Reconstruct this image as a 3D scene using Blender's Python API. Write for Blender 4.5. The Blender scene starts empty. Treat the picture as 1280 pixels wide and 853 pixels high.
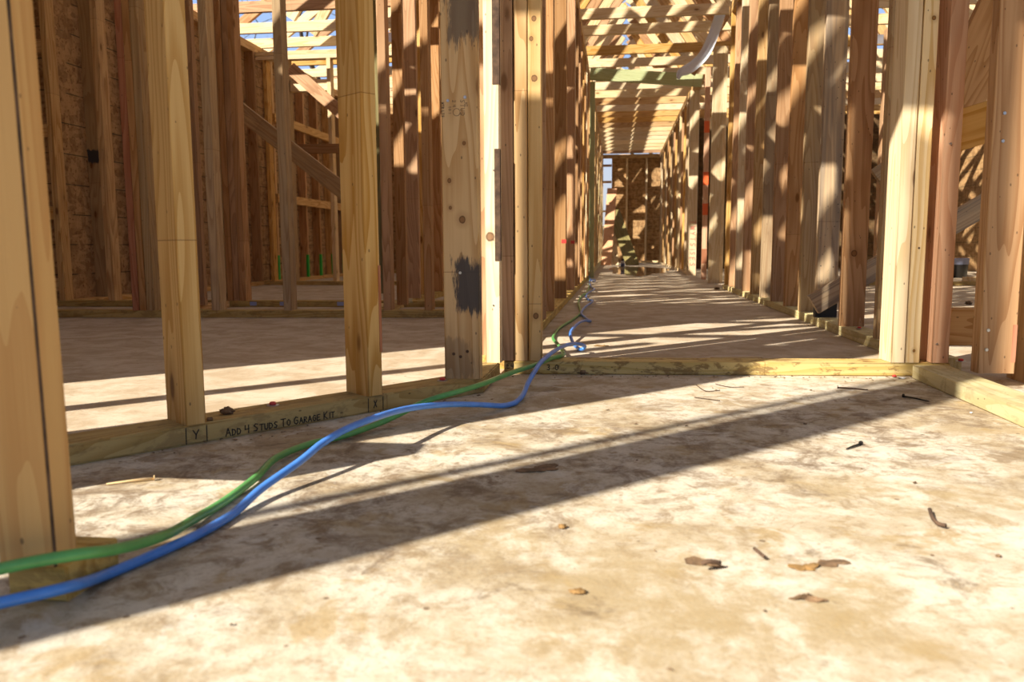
import bpy, bmesh, math, random
from mathutils import Vector, Matrix, Quaternion
random.seed(7)
C = bpy.context.scene.collection
T, W = .04, .093            # thickness and width of a framing board in this place
TOP = 2.40                  # top of the double top plate

# ------------------------------------------------------------------ materials
def nodes(m):
    m.use_nodes = True
    nt = m.node_tree
    nt.nodes.clear()
    return nt
class NB:
    """small helper to wire shader nodes"""
    def __init__(s, name):
        s.m = bpy.data.materials.new(name); s.nt = nodes(s.m)
        s.out = s.n('ShaderNodeOutputMaterial'); s.bsdf = s.n('ShaderNodeBsdfPrincipled')
        s.l(s.bsdf.outputs[0], s.out.inputs[0])
    def n(s, t, **kw):
        nd = s.nt.nodes.new(t)
        for k, v in kw.items(): setattr(nd, k, v)
        return nd
    def l(s, a, b): s.nt.links.new(a, b)
    def val(s, sock, v):
        if hasattr(v, 'is_linked') or isinstance(v, bpy.types.NodeSocket): s.l(v, sock)
        else: sock.default_value = v
    def math(s, op, a, b=None, c=None, clamp=False):
        nd = s.n('ShaderNodeMath', operation=op); nd.use_clamp = clamp
        s.val(nd.inputs[0], a)
        if b is not None: s.val(nd.inputs[1], b)
        if c is not None: s.val(nd.inputs[2], c)
        return nd.outputs[0]
    def mix(s, f, a, b, mode='MIX'):
        nd = s.n('ShaderNodeMix', data_type='RGBA', blend_type=mode)
        s.val(nd.inputs[0], f); s.val(nd.inputs[6], a if isinstance(a, bpy.types.NodeSocket) else (*a, 1)); s.val(nd.inputs[7], b if isinstance(b, bpy.types.NodeSocket) else (*b, 1))
        return nd.outputs[2]
    def ramp(s, f, lo, hi):
        nd = s.n('ShaderNodeMapRange', interpolation_type='SMOOTHSTEP'); s.val(nd.inputs[0], f)
        nd.inputs[1].default_value = lo; nd.inputs[2].default_value = hi
        return nd.outputs[0]
    def noise(s, vec, scale, detail=4, rough=.55, dist=0.):
        nd = s.n('ShaderNodeTexNoise'); s.l(vec, nd.inputs['Vector'])
        nd.inputs['Scale'].default_value = scale; nd.inputs['Detail'].default_value = detail
        nd.inputs['Roughness'].default_value = rough; nd.inputs['Distortion'].default_value = dist
        return nd.outputs[0]
    def mapping(s, vec, scale, loc=None):
        nd = s.n('ShaderNodeMapping'); s.l(vec, nd.inputs[0]); nd.inputs['Scale'].default_value = scale
        if loc is not None: s.val(nd.inputs['Location'], loc)
        return nd.outputs[0]
    def bump(s, h, strength, dist=.002):
        nd = s.n('ShaderNodeBump'); s.l(h, nd.inputs['Height']); nd.inputs['Strength'].default_value = strength
        nd.inputs['Distance'].default_value = dist; s.l(nd.outputs[0], s.bsdf.inputs['Normal'])

def wood(name, pale, dark, knot=(.16,.075,.03), stain=None, joint=.22, rough=.72, grey=0., mud=0., knots=()):
    """softwood: grain along the board's own length (local Z), rings, knots, finger joint, a tint of its own per board"""
    b = NB(name)
    tc = b.n('ShaderNodeTexCoord').outputs['Object']
    rnd = b.n('ShaderNodeObjectInfo').outputs['Random']
    off = b.n('ShaderNodeCombineXYZ'); b.l(b.math('MULTIPLY', rnd, 37.), off.inputs[0]); b.l(b.math('MULTIPLY', rnd, 91.), off.inputs[1]); b.l(b.math('MULTIPLY', rnd, 53.), off.inputs[2])
    add = b.n('ShaderNodeVectorMath', operation='ADD'); b.l(tc, add.inputs[0]); b.l(off.outputs[0], add.inputs[1]); v = add.outputs[0]
    # cathedral rings: stretched noise pushed through a sine
    big = b.noise(b.mapping(v, (9., 9., .75)), 1., 2, .4)
    ring = b.math('FRACT', b.math('MULTIPLY', big, 15.))
    ring = b.ramp(ring, .25, 1.)
    streak = b.noise(b.mapping(v, (105., 105., 1.7)), 1., 4, .72)
    fine = b.noise(b.mapping(v, (420., 420., 7.)), 1., 2, .5)
    blot = b.noise(b.mapping(v, (6., 6., 1.2)), 1., 3, .6)
    f = b.math('ADD', b.math('MULTIPLY', ring, .40), b.math('MULTIPLY', streak, .62))
    f = b.math('ADD', f, b.math('MULTIPLY', blot, .35))
    f = b.math('ADD', f, b.math('MULTIPLY', fine, .18))
    f = b.ramp(f, .46, 1.10)
    col = b.mix(f, pale, dark)
    # finger joint: a hair line across the board, wood of another tint above it
    sep = b.n('ShaderNodeSeparateXYZ'); b.l(tc, sep.inputs[0]); z = sep.outputs[2]
    jz = b.math('MULTIPLY_ADD', b.math('FRACT', b.math('MULTIPLY', rnd, 7.31)), 1.7, .15)
    above = b.math('GREATER_THAN', z, jz)
    col = b.mix(b.math('MULTIPLY', above, joint), col, tuple(min(1, c*.62) for c in pale))
    hair = b.math('LESS_THAN', b.math('ABSOLUTE', b.math('SUBTRACT', z, jz)), .0011)
    col = b.mix(b.math('MULTIPLY', hair, .55), col, knot)
    # knots
    vor = b.n('ShaderNodeTexVoronoi'); b.l(b.mapping(v, (11., 11., 4.2)), vor.inputs['Vector']); vor.inputs['Scale'].default_value = 1.
    vd = vor.outputs['Distance']; vc = b.n('ShaderNodeSeparateXYZ'); b.l(vor.outputs['Color'], vc.inputs[0])
    some = b.math('GREATER_THAN', vc.outputs[0], .60)
    k = b.math('MULTIPLY', b.math('SUBTRACT', 1., b.ramp(vd, .07, .15)), some)
    halo = b.math('MULTIPLY', b.math('SUBTRACT', 1., b.ramp(vd, .12, .42)), some)
    col = b.mix(b.math('MULTIPLY', halo, .35), col, tuple((a+c)/2 for a, c in zip(dark, knot)))
    col = b.mix(b.math('MULTIPLY', k, .85), col, knot)
    # dirt specks
    sp = b.n('ShaderNodeTexVoronoi'); b.l(b.mapping(v, (40., 40., 22.)), sp.inputs['Vector']); sp.inputs['Scale'].default_value = 1.
    spk = b.math('LESS_THAN', sp.outputs['Distance'], .085)
    col = b.mix(b.math('MULTIPLY', spk, .6), col, (.05,.035,.025))
    for (kx, kz, kr) in knots:
        dx = b.math('DIVIDE', b.math('SUBTRACT', sep.outputs[0], kx), kr); dz = b.math('DIVIDE', b.math('SUBTRACT', z, kz), kr*1.15)
        d = b.math('SQRT', b.math('ADD', b.math('MULTIPLY', dx, dx), b.math('MULTIPLY', dz, dz)))
        d = b.math('ADD', d, b.math('MULTIPLY', b.math('SUBTRACT', streak, .5), .5))
        col = b.mix(b.math('MULTIPLY', b.math('SUBTRACT', 1., b.ramp(d, 1., 3.2)), .38), col, tuple((a+c)/2 for a, c in zip(dark, knot)))
        col = b.mix(b.math('MULTIPLY', b.math('SUBTRACT', 1., b.ramp(d, .75, 1.1)), .85), col, tuple(c*1.25 for c in knot))
        rim = b.math('MULTIPLY', b.ramp(d, .55, .85), b.math('SUBTRACT', 1., b.ramp(d, .9, 1.15)))
        col = b.mix(b.math('MULTIPLY', rim, .6), col, (.05,.025,.012))
    if mud:
        g = b.ramp(b.noise(b.mapping(v, (22., 22., 12.)), 1., 6, .72, .4), .50, .58)
        col = b.mix(b.math('MULTIPLY', g, mud), col, (.17,.105,.055))
    if grey:
        g = b.ramp(b.noise(b.mapping(v, (30., 30., 1.1)), 1., 4, .65), .42, .66)
        col = b.mix(b.math('MULTIPLY', g, grey), col, (.13,.12,.115))
    if stain:
        sx = sep.outputs[0]
        for (z0, half, x0, hx, amt) in stain:
            dz = b.math('DIVIDE', b.math('ABSOLUTE', b.math('SUBTRACT', z, z0)), half)
            dx = b.math('DIVIDE', b.math('ABSOLUTE', b.math('SUBTRACT', sx, x0)), hx)
            d = b.math('MAXIMUM', dz, dx)
            nz = b.noise(b.mapping(v, (60., 60., 9.)), 1., 5, .7)
            q = b.ramp(b.math('SUBTRACT', b.math('ADD', nz, .42), b.math('MULTIPLY', d, .55)), .36, .50)
            col = b.mix(b.math('MULTIPLY', q, amt), col, (.055,.052,.055))
    # brightness of its own
    hsv = b.n('ShaderNodeHueSaturation'); b.l(col, hsv.inputs['Color'])
    b.l(b.math('MULTIPLY_ADD', b.math('FRACT', b.math('MULTIPLY', rnd, 13.7)), .28, .86), hsv.inputs['Value'])
    b.l(b.math('MULTIPLY_ADD', b.math('FRACT', b.math('MULTIPLY', rnd, 5.9)), .22, .98), hsv.inputs['Saturation'])
    b.l(hsv.outputs[0], b.bsdf.inputs['Base Color'])
    b.bsdf.inputs['Roughness'].default_value = rough
    b.bsdf.inputs['Specular IOR Level'].default_value = .25
    b.bump(b.math('ADD', fine, b.math('MULTIPLY', streak, .7)), .35, .0012)
    return b.m

def plain(name, col, rough=.5, metal=0., spec=.5, noise=0., nscale=40.):
    b = NB(name)
    if noise:
        tc = b.n('ShaderNodeTexCoord').outputs['Object']
        f = b.noise(tc, nscale, 4, .6)
        b.l(b.mix(b.ramp(f, .3, .7), tuple(c*(1-noise) for c in col), tuple(min(1, c*(1+noise)) for c in col)), b.bsdf.inputs['Base Color'])
    else:
        b.bsdf.inputs['Base Color'].default_value = (*col, 1)
    b.bsdf.inputs['Roughness'].default_value = rough; b.bsdf.inputs['Metallic'].default_value = metal
    b.bsdf.inputs['Specular IOR Level'].default_value = spec
    return b.m

def osb_mat(name, k=1.):
    b = NB(name)
    tc = b.n('ShaderNodeTexCoord').outputs['Object']
    v1 = b.n('ShaderNodeTexVoronoi'); b.l(b.mapping(tc, (26., 26., 13.)), v1.inputs['Vector']); v1.inputs['Scale'].default_value = 1.
    v2 = b.n('ShaderNodeTexVoronoi'); b.l(b.mapping(tc, (15., 15., 34.)), v2.inputs['Vector']); v2.inputs['Scale'].default_value = 1.
    s1 = b.n('ShaderNodeSeparateXYZ'); b.l(v1.outputs['Color'], s1.inputs[0]); s2 = b.n('ShaderNodeSeparateXYZ'); b.l(v2.outputs['Color'], s2.inputs[0])
    f = b.math('ADD', b.math('MULTIPLY', s1.outputs[0], .5), b.math('MULTIPLY', s2.outputs[1], .5))
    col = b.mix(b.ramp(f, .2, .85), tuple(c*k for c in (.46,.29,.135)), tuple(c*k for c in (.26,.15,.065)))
    n = b.noise(b.mapping(tc, (60., 60., 60.)), 1., 3, .6)
    col = b.mix(b.ramp(n, .56, .70), col, (.15,.065,.025))
    sep = b.n('ShaderNodeSeparateXYZ'); b.l(tc, sep.inputs[0])
    fr = b.math('FRACT', b.math('DIVIDE', sep.outputs[2], .203))
    ln = b.math('LESS_THAN', fr, .035)
    brk = b.ramp(b.noise(b.mapping(tc, (5., 5., 3.)), 1., 2, .5), .34, .44)
    col = b.mix(b.math('MULTIPLY', b.math('MULTIPLY', ln, brk), .85), col, (.035,.045,.03))
    b.l(col, b.bsdf.inputs['Base Color']); b.bsdf.inputs['Roughness'].default_value = .75
    b.bsdf.inputs['Specular IOR Level'].default_value = .2
    return b.m

def slab_mat(name):
    b = NB(name)
    tc = b.n('ShaderNodeTexCoord').outputs['Object']
    sep = b.n('ShaderNodeSeparateXYZ'); b.l(tc, sep.inputs[0])
    big = b.noise(tc, 1.7, 5, .6, .4); mid = b.noise(b.mapping(tc, (1., 1., 1.), (7., 3., 1.)), 6., 7, .68, .5)
    fine = b.noise(tc, 34., 6, .7); grit = b.noise(tc, 160., 3, .6)
    wh = b.noise(b.mapping(tc, (1., 1., 1.), (31., 17., 4.)), 8., 6, .66, .8)
    och = b.noise(b.mapping(tc, (1., 1., 1.), (3., 41., 2.)), 9., 5, .65, .3)
    clean = (.54,.465,.355)
    # the open bay in front of the framed walls was walked over in mud; inside is a cleaner slab
    y = sep.outputs[1]; x = sep.outputs[0]
    yy = b.math('MAXIMUM', b.math('SUBTRACT', b.math('MULTIPLY', b.math('ADD', x, .34), 1.28), b.math('SUBTRACT', y, 2.0)), b.math('SUBTRACT', 2.40, y))
    inside = b.math('MULTIPLY', b.math('GREATER_THAN', y, 2.40), 1.)
    leftin = b.math('LESS_THAN', b.math('SUBTRACT', b.math('MULTIPLY', b.math('ADD', x, .34), 1.285), b.math('SUBTRACT', y, 2.04)), -.05)
    ins = b.math('MAXIMUM', inside, leftin)
    base = b.ramp(b.math('ADD', b.math('MULTIPLY', big, .42), b.math('MULTIPLY', mid, .58)), .42, .60)
    # trodden mud stains in the open bay
    stain = None
    for (cx, cy, rx, ry_) in ((.12,.86,.34,.20),(-.16,1.00,.20,.10),(.52,.80,.22,.09),(.42,1.25,.24,.12),(-.02,.74,.22,.07)):
        ex = b.math('DIVIDE', b.math('SUBTRACT', x, cx), rx); ey = b.math('DIVIDE', b.math('SUBTRACT', y, cy), ry_)
        q = b.math('SUBTRACT', 1., b.ramp(b.math('SQRT', b.math('ADD', b.math('MULTIPLY', ex, ex), b.math('MULTIPLY', ey, ey))), .25, 1.25))
        stain = q if stain is None else b.math('MAXIMUM', stain, q)
    stain = b.math('MULTIPLY', stain, b.ramp(b.math('ADD', b.math('MULTIPLY', mid, .6), b.math('MULTIPLY', fine, .4)), .38, .56))
    col = b.mix(base, (.61,.565,.465), (.39,.315,.20))
    mot = b.noise(b.mapping(tc, (1., 1., 1.), (2., 8., 5.)), 17., 9, .80, .6)
    col = b.mix(b.math('MULTIPLY', b.ramp(mot, .50, .62), .60), col, (.335,.245,.13))
    col = b.mix(b.math('MULTIPLY', b.ramp(fine, .50, .66), .50), col, (.28,.205,.12))
    col = b.mix(b.math('MULTIPLY', b.ramp(grit, .55, .70), .40), col, (.22,.155,.09))
    col = b.mix(b.math('MULTIPLY', b.ramp(och, .56, .66), .60), col, (.36,.25,.10))
    col = b.mix(b.math('MULTIPLY', b.ramp(wh, .58, .63), .60), col, (.60,.57,.49))
    drk = b.noise(b.mapping(tc, (1., 1., 1.), (11., 5., 9.)), 7.5, 8, .78, .6)
    col = b.mix(b.math('MULTIPLY', stain, .72), col, (.37,.285,.155))
    col = b.mix(b.math('MULTIPLY', b.ramp(drk, .57, .68), .68), col, (.14,.095,.055))
    # muddy strip where the hoses lie, before the sole plates
    dist = b.math('ABSOLUTE', b.math('SUBTRACT', y, b.math('MULTIPLY_ADD', x, .55, 1.45)))
    mud = b.math('MULTIPLY', b.math('SUBTRACT', 1., b.ramp(dist, .10, .75)), b.ramp(b.math('ADD', b.math('MULTIPLY', mot, .5), b.math('MULTIPLY', drk, .5)), .46, .58))
    col = b.mix(b.math('MULTIPLY', mud, .70), col, (.16,.11,.07))
    icol = b.mix(b.ramp(mid, .38, .62), clean, (.41,.325,.22))
    icol = b.mix(b.math('MULTIPLY', b.ramp(mot, .50, .66), .5), icol, (.30,.225,.14))
    icol = b.mix(b.math('MULTIPLY', b.ramp(drk, .66, .74), .5), icol, (.2,.14,.09))
    col = b.mix(ins, col, icol)
    sp = b.n('ShaderNodeTexVoronoi'); b.l(tc, sp.inputs['Vector']); sp.inputs['Scale'].default_value = 26.; sp.inputs['Randomness'].default_value = 1.
    sc = b.n('ShaderNodeSeparateXYZ'); b.l(sp.outputs['Color'], sc.inputs[0])
    thr = b.math('MULTIPLY', b.ramp(sc.outputs[0], .55, 1.), .16)
    col = b.mix(b.math('MULTIPLY', b.math('LESS_THAN', b.math('ADD', sp.outputs['Distance'], b.math('MULTIPLY', fine, .1)), thr), .75), col, (.12,.075,.04))
    b.l(col, b.bsdf.inputs['Base Color'])
    b.bsdf.inputs['Roughness'].default_value = .85; b.bsdf.inputs['Specular IOR Level'].default_value = .25
    b.bump(b.math('ADD', b.math('ADD', fine, b.math('MULTIPLY', grit, .5)), mid), .35, .004)
    return b.m

M = dict(
 pine=wood('pine', (.66,.45,.22), (.46,.26,.10)),
 pale=wood('pale_pine', (.76,.63,.42), (.62,.46,.26)),
 fir=wood('fir', (.53,.335,.19), (.37,.205,.105)),
 brown=wood('brown_fir', (.43,.27,.15), (.30,.17,.085)),
 dull=wood('weathered_pine', (.51,.38,.225), (.37,.245,.135), grey=.22),
 dirty=wood('dirty_pine', (.55,.42,.27), (.38,.27,.165), grey=.55),
 pink=wood('pink_fir', (.66,.42,.27), (.54,.30,.175)),
 gold=wood('golden_pine', (.70,.46,.18), (.52,.29,.08), joint=.10),
 rust=wood('rust_fir', (.42,.20,.12), (.32,.13,.07)),
 door=wood('knotty_golden_pine', (.68,.46,.20), (.53,.31,.10), joint=.05, knots=[(.018,.985,.007),(.010,.93,.006),(.019,.82,.0085),(.022,.135,.008)]),
 firk=wood('knotty_fir', (.50,.31,.17), (.34,.185,.09), joint=.12, knots=[(.043,.305,.012)]),
 palek=wood('knotty_pale_pine', (.76,.63,.42), (.60,.43,.23), joint=.05, knots=[(.026,.96,.0055),(.022,.035,.004)]),
 logk=wood('debarked_pine', (.78,.65,.45), (.66,.50,.30), joint=0., knots=[(.016,.37,.012)]),
 spray=wood('sprayed_pine', (.51,.38,.225), (.37,.245,.135), stain=[(.985,.05,.05,.06,1.)]),
 near=wood('near_pine', (.58,.36,.135), (.49,.27,.09), joint=.06),
 treat=wood('treated_pine', (.55,.415,.19), (.41,.28,.11), joint=0., mud=.38),
 treatm=wood('mid_treated_pine', (.62,.50,.265), (.49,.37,.165), joint=0., mud=.7),
 treatl=wood('pale_treated_pine', (.64,.57,.33), (.53,.45,.22), joint=0., mud=.25),
 green=wood('green_treated_pine', (.45,.50,.30), (.36,.40,.22), joint=0.),
 olive=wood('olive_treated_pine', (.24,.21,.11), (.15,.13,.06), joint=0.),
 corner=wood('stained_pine', (.60,.43,.235), (.44,.27,.12), stain=[(.24,.075,.065,.042,.95), (.92,.085,.06,.05,.75), (.055,.06,.03,.05,.35)], joint=.05, knots=[(.051,.41,.0085),(.021,.44,.004),(.019,.508,.005),(.058,.60,.0045)]),
 orange=plain('orange_paint', (.72,.13,.03), .6), greenp=plain('green_spray_paint', (.02,.42,.05), .6), black=plain('black_paint', (.012,.012,.013), .55),
 ink=plain('black_marker', (.018,.014,.012), .7), stamp=plain('grey_stamp_ink', (.10,.075,.06), .8), redink=plain('red_marker', (.62,.17,.13), .7),
 steel=plain('zinc_steel', (.55,.56,.58), .35, 1.), iron=plain('rusty_iron', (.10,.06,.04), .6, .6), blackiron=plain('dark_nail', (.03,.028,.025), .5, .7),
 redplast=plain('red_plastic', (.62,.05,.04), .45), bark=plain('bark', (.085,.05,.03), .9, noise=.5, nscale=30), mud=plain('dried_mud', (.17,.105,.055), .95, noise=.4, nscale=60),
 leaf=plain('dry_leaf', (.26,.15,.05), .8, noise=.3), splinter=plain('wood_splinter', (.62,.44,.22), .8),
 blue=plain('blue_hose_rubber', (.06,.23,.70), .32, noise=.12, nscale=25), greenh=plain('green_hose_rubber', (.085,.32,.09), .32, noise=.15, nscale=25),
 wrap=plain('pale_blue_wrap', (.70,.77,.88), .6), osb=osb_mat('oriented_strand_board'), osb_shaded=osb_mat('shaded_strand_board', .3), slab=slab_mat('concrete_slab'),
 dirt=plain('dirt_ground', (.24,.18,.11), .95, noise=.35, nscale=3), bucketb=plain('black_bucket', (.02,.02,.022), .4), white=plain('white_plastic', (.72,.72,.70), .45),
 canblue=plain('can_print', (.10,.14,.30), .4), gusset=plain('truss_plate_steel', (.66,.68,.72), .38, .9), twig=plain('tree_bark', (.07,.052,.04), .95, noise=.3, nscale=8),
 foliage=plain('dry_foliage', (.24,.19,.05), .85, noise=.4), lightblue=plain('blue_tag', (.35,.40,.62), .6))

# ------------------------------------------------------------------ mesh helpers
def link(name, bm, mat, parent=None, smooth=False):
    me = bpy.data.meshes.new(name); bm.normal_update(); bm.to_mesh(me); bm.free()
    me.materials.append(mat)
    if smooth:
        for p in me.polygons: p.use_smooth = True
    o = bpy.data.objects.new(name, me); C.objects.link(o)
    if parent is not None: o.parent = parent
    return o
def tag(o, label=None, cat=None, group=None, kind=None):
    if label: o['label'] = label
    if cat: o['category'] = cat
    if group: o['group'] = group
    if kind: o['kind'] = kind
    return o
def empty(name, loc=(0,0,0)):
    o = bpy.data.objects.new(name, None); C.objects.link(o); o.location = loc; o.empty_display_size = .05
    return o
_cache = {}
def board_mesh(a, b, L, r=.003):
    key = (round(a,4), round(b,4), round(L,3), r)
    if key in _cache: return _cache[key]
    bm = bmesh.new(); prof = []
    r = min(r, a*.4, b*.4)
    for cx, cy, a0 in ((a-r, r, -90), (a-r, b-r, 0), (r, b-r, 90), (r, r, 180)):
        for k in range(4):
            t = math.radians(a0 + k*30); prof.append((cx + r*math.cos(t), cy + r*math.sin(t)))
    lo = [bm.verts.new((x, y, 0)) for x, y in prof]; hi = [bm.verts.new((x, y, L)) for x, y in prof]
    n = len(prof)
    for i in range(n):
        f = bm.faces.new((lo[i], lo[(i+1)%n], hi[(i+1)%n], hi[i])); f.smooth = (i % 4 != 3)
    bm.faces.new(lo[::-1]); bm.faces.new(hi)
    me = bpy.data.meshes.new('board'); bm.to_mesh(me); bm.free()
    _cache[key] = me
    return me
_mm = {}
def board(name, p, zd, xd, a, b, L, mat, label=None, cat=None, group=None, parent=None, r=.003):
    """a length of timber: corner p, length L along zd, width a along xd, b along the third axis"""
    base = board_mesh(a, b, L, r); key = (base.name, mat.name)
    if key not in _mm:
        me = base.copy(); me.materials.clear(); me.materials.append(mat); _mm[key] = me
    o = bpy.data.objects.new(name, _mm[key]); C.objects.link(o)
    z = Vector(zd).normalized(); x = Vector(xd); x = (x - z*x.dot(z)).normalized(); y = z.cross(x)
    o.matrix_world = Matrix.Translation(Vector(p)) @ Matrix((x, y, z)).transposed().to_4x4()
    if parent is not None:
        o.parent = parent; o.matrix_parent_inverse = parent.matrix_basis.inverted()
    tag(o, label, cat, group)
    return o
def stud(x, y, a, b, mat, label, group, z0=T, z1=TOP-2*T, rot=0., name='wall_stud'):
    j = random.uniform(-.0015, .0015)
    zd = Vector((random.uniform(-.0015,.0015), random.uniform(-.0015,.0015), 1))
    o = board(name, (x, y, z0), zd, (math.cos(rot), math.sin(rot), 0), a, b, z1-z0, M[mat], label, 'stud', group)
    return o
def plate(x, y, L, mat, label, along='x', w=W, z=0., h=T, group=None, rot=0., name='sole_plate', cat='wall plate'):
    """a board lying flat; (x, y) its low corner"""
    c, s = math.cos(rot), math.sin(rot)
    if along == 'x': zd, xd = (c, s, 0), (-s, c, 0)   # third axis = up
    else: zd, xd = (-s, c, 0), (-c, -s, 0)
    p = Vector((x, y, z))
    if along == 'y': p = p + Vector((c, s, 0))*w
    o = board(name, p, zd, xd, w, h, L, M[mat], label, cat, group)
    return o
def part_box(name, parent, lo, hi, mat, label=None, bev=.0):
    bm = bmesh.new(); bmesh.ops.create_cube(bm, size=1)
    for v in bm.verts: v.co = Vector((lo[i] + (v.co[i]+.5)*(hi[i]-lo[i]) for i in range(3)))
    o = link(name, bm, mat, parent)
    if label: o['label'] = label
    return o
def disc(name, parent, p, n, r, h, mat, seg=14):
    bm = bmesh.new(); bmesh.ops.create_cone(bm, cap_ends=True, segments=seg, radius1=r, radius2=r*.8, depth=h)
    q = Vector((0,0,1)).rotation_difference(Vector(n).normalized())
    bmesh.ops.transform(bm, matrix=Matrix.Translation(Vector(p)+Vector(n).normalized()*h*.4) @ q.to_matrix().to_4x4(), verts=bm.verts)
    return link(name, bm, mat, parent)
def prism(bm, pts, z0, z1):
    lo = [bm.verts.new((x, y, z0)) for x, y in pts]; hi = [bm.verts.new((x, y, z1)) for x, y in pts]; n = len(pts)
    for i in range(n): bm.faces.new((lo[i], lo[(i+1)%n], hi[(i+1)%n], hi[i]))
    bm.faces.new(lo[::-1]); bm.faces.new(hi)
def box(bm, lo, hi):
    prism(bm, [(lo[0],lo[1]),(hi[0],lo[1]),(hi[0],hi[1]),(lo[0],hi[1])], lo[2], hi[2])
def spline(pts, sub=6):
    P = [Vector(p) for p in pts]; out = []
    for i in range(len(P)-1):
        p0 = P[max(i-1,0)]; p1 = P[i]; p2 = P[i+1]; p3 = P[min(i+2,len(P)-1)]
        for k in range(sub):
            t = k/sub
            out.append(.5*((2*p1) + (p2-p0)*t + (2*p0-5*p1+4*p2-p3)*t*t + (3*p1-p0-3*p2+p3)*t**3))
    out.append(P[-1]); return out
def tube(bm, pts, rad, seg=12):
    rad = rad if callable(rad) else (lambda i, r=rad: r)
    t0 = (pts[1]-pts[0]).normalized(); u = t0.orthogonal().normalized(); rings = []
    for i, p in enumerate(pts):
        t = (pts[min(i+1,len(pts)-1)] - pts[max(i-1,0)]).normalized()
        u = (u - t*u.dot(t)).normalized(); w = t.cross(u)
        rings.append([bm.verts.new(p + (u*math.cos(2*math.pi*k/seg) + w*math.sin(2*math.pi*k/seg))*rad(i)) for k in range(seg)])
    for i in range(len(rings)-1):
        for k in range(seg):
            bm.faces.new((rings[i][k], rings[i][(k+1)%seg], rings[i+1][(k+1)%seg], rings[i+1][k]))
    bm.faces.new(rings[0][::-1]); bm.faces.new(rings[-1])

# hand lettering: pen strokes on a 0..1 x 0..1 letter box
GL = {
 'A': [[(0,0),(.45,1),(.9,0)],[(.18,.38),(.72,.38)]], 'D': [[(.05,0),(.05,1),(.6,.85),(.85,.5),(.6,.1),(.05,0)]],
 '4': [[(.1,1),(.05,.45),(.8,.5)],[(.75,1),(.7,0)]], 'S': [[(.85,.9),(.4,1),(.1,.75),(.75,.35),(.55,.05),(.05,.1)]],
 'T': [[(0,1),(.95,1)],[(.5,1),(.45,0)]], 'U': [[(.05,1),(.1,.15),(.45,0),(.8,.2),(.85,1)]], 'O': [[(.5,1),(.1,.75),(.1,.25),(.5,0),(.85,.3),(.85,.75),(.5,1)]],
 'G': [[(.85,.85),(.45,1),(.08,.65),(.12,.2),(.5,0),(.85,.2),(.85,.5),(.5,.5)]], 'R': [[(.05,0),(.1,1),(.7,.9),(.7,.6),(.1,.5),(.85,0)]],
 'E': [[(.85,1),(.1,.95),(.05,0),(.85,.05)],[(.08,.5),(.65,.52)]], 'K': [[(.1,1),(.08,0)],[(.8,1),(.1,.45),(.85,0)]], 'I': [[(.3,1),(.28,0)]],
 'X': [[(.1,.0),(.85,1)],[(.2,.95),(.75,.05)]], 'Y': [[(.05,1),(.5,.45),(.95,1)],[(.5,.45),(.42,0)]], 'V': [[(.05,.9),(.4,.1),(.95,1)]],
 'C': [[(.8,.85),(.4,1),(.1,.6),(.15,.15),(.5,0),(.85,.2)]], '3': [[(.1,.95),(.6,1),(.7,.7),(.35,.55),(.75,.35),(.6,.02),(.05,.1)]],
 '0': [[(.5,1),(.1,.75),(.1,.25),(.5,0),(.85,.3),(.85,.75),(.5,1)]], '-': [[(.2,.45),(.7,.45)]], '.': [[(.4,.42),(.5,.42)]], '|': [[(.5,-.3),(.5,1.3)]],
 '2': [[(.1,.8),(.45,1),(.8,.75),(.1,0),(.9,0)]], '1': [[(.2,.8),(.5,1),(.5,0)]], 'W': [[(0,1),(.25,0),(.5,.8),(.75,0),(1,1)]], 'B': [[(.1,0),(.1,1),(.7,.85),(.15,.5),(.8,.25),(.1,0)]], ' ': [],
 'H': [[(.1,1),(.1,0)],[(.8,1),(.8,0)],[(.1,.5),(.8,.5)]], 'L': [[(.1,1),(.1,0),(.8,0)]], 'P': [[(.1,0),(.1,1),(.75,.85),(.7,.55),(.1,.5)]]}
def writing(name, text, p, xd, up, h, mat, parent, pen=.0022, adv=.95, small=None):
    """pen strokes laid on a surface: p lower left, xd reading direction, up letter height; 0.4 mm thick"""
    x = Vector(xd).normalized(); u = Vector(up).normalized(); n = x.cross(u); bm = bmesh.new(); cx = 0.
    rr = random.Random(hash(text) % 1000 if False else len(text)*17)
    for i, ch in enumerate(text):
        hh = h*(small if (small and i and text[i-1] != ' ') else 1.)
        for st in GL.get(ch, []):
            q = [Vector(p) + x*(cx + s*hh*.72) + u*(t*hh) for s, t in st]
            for a, b in zip(q, q[1:]):
                d = (b-a).normalized(); s = d.cross(n)*pen*.5; a2, b2 = a - d*pen*.4, b + d*pen*.4
                vs = [bm.verts.new(c + n*e) for e in (.0002, .0007) for c in (a2-s, b2-s, b2+s, a2+s)]
                for f in ((4,5,6,7),(3,2,1,0),(0,1,5,4),(1,2,6,5),(2,3,7,6),(3,0,4,7)): bm.faces.new([vs[k] for k in f])
        cx += hh*adv*(.55 if ch in 'I1.- ' else 1.)
    o = link(name, bm, mat)
    if parent is not None:
        o.parent = parent; o.matrix_parent_inverse = parent.matrix_basis.inverted()
    return o
ORD = 'first second third fourth fifth sixth seventh eighth ninth tenth eleventh twelfth thirteenth fourteenth fifteenth sixteenth seventeenth eighteenth nineteenth twentieth'.split()

def top2(x, y, L, along, where, rot=0.):
    for k, w in ((0,'lower'),(1,'upper')): plate(x, y, L, 'pine', '%s top plate over the %s' % (w, where), along, z=TOP-2*T+k*T, rot=rot, name='top_plate')
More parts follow.
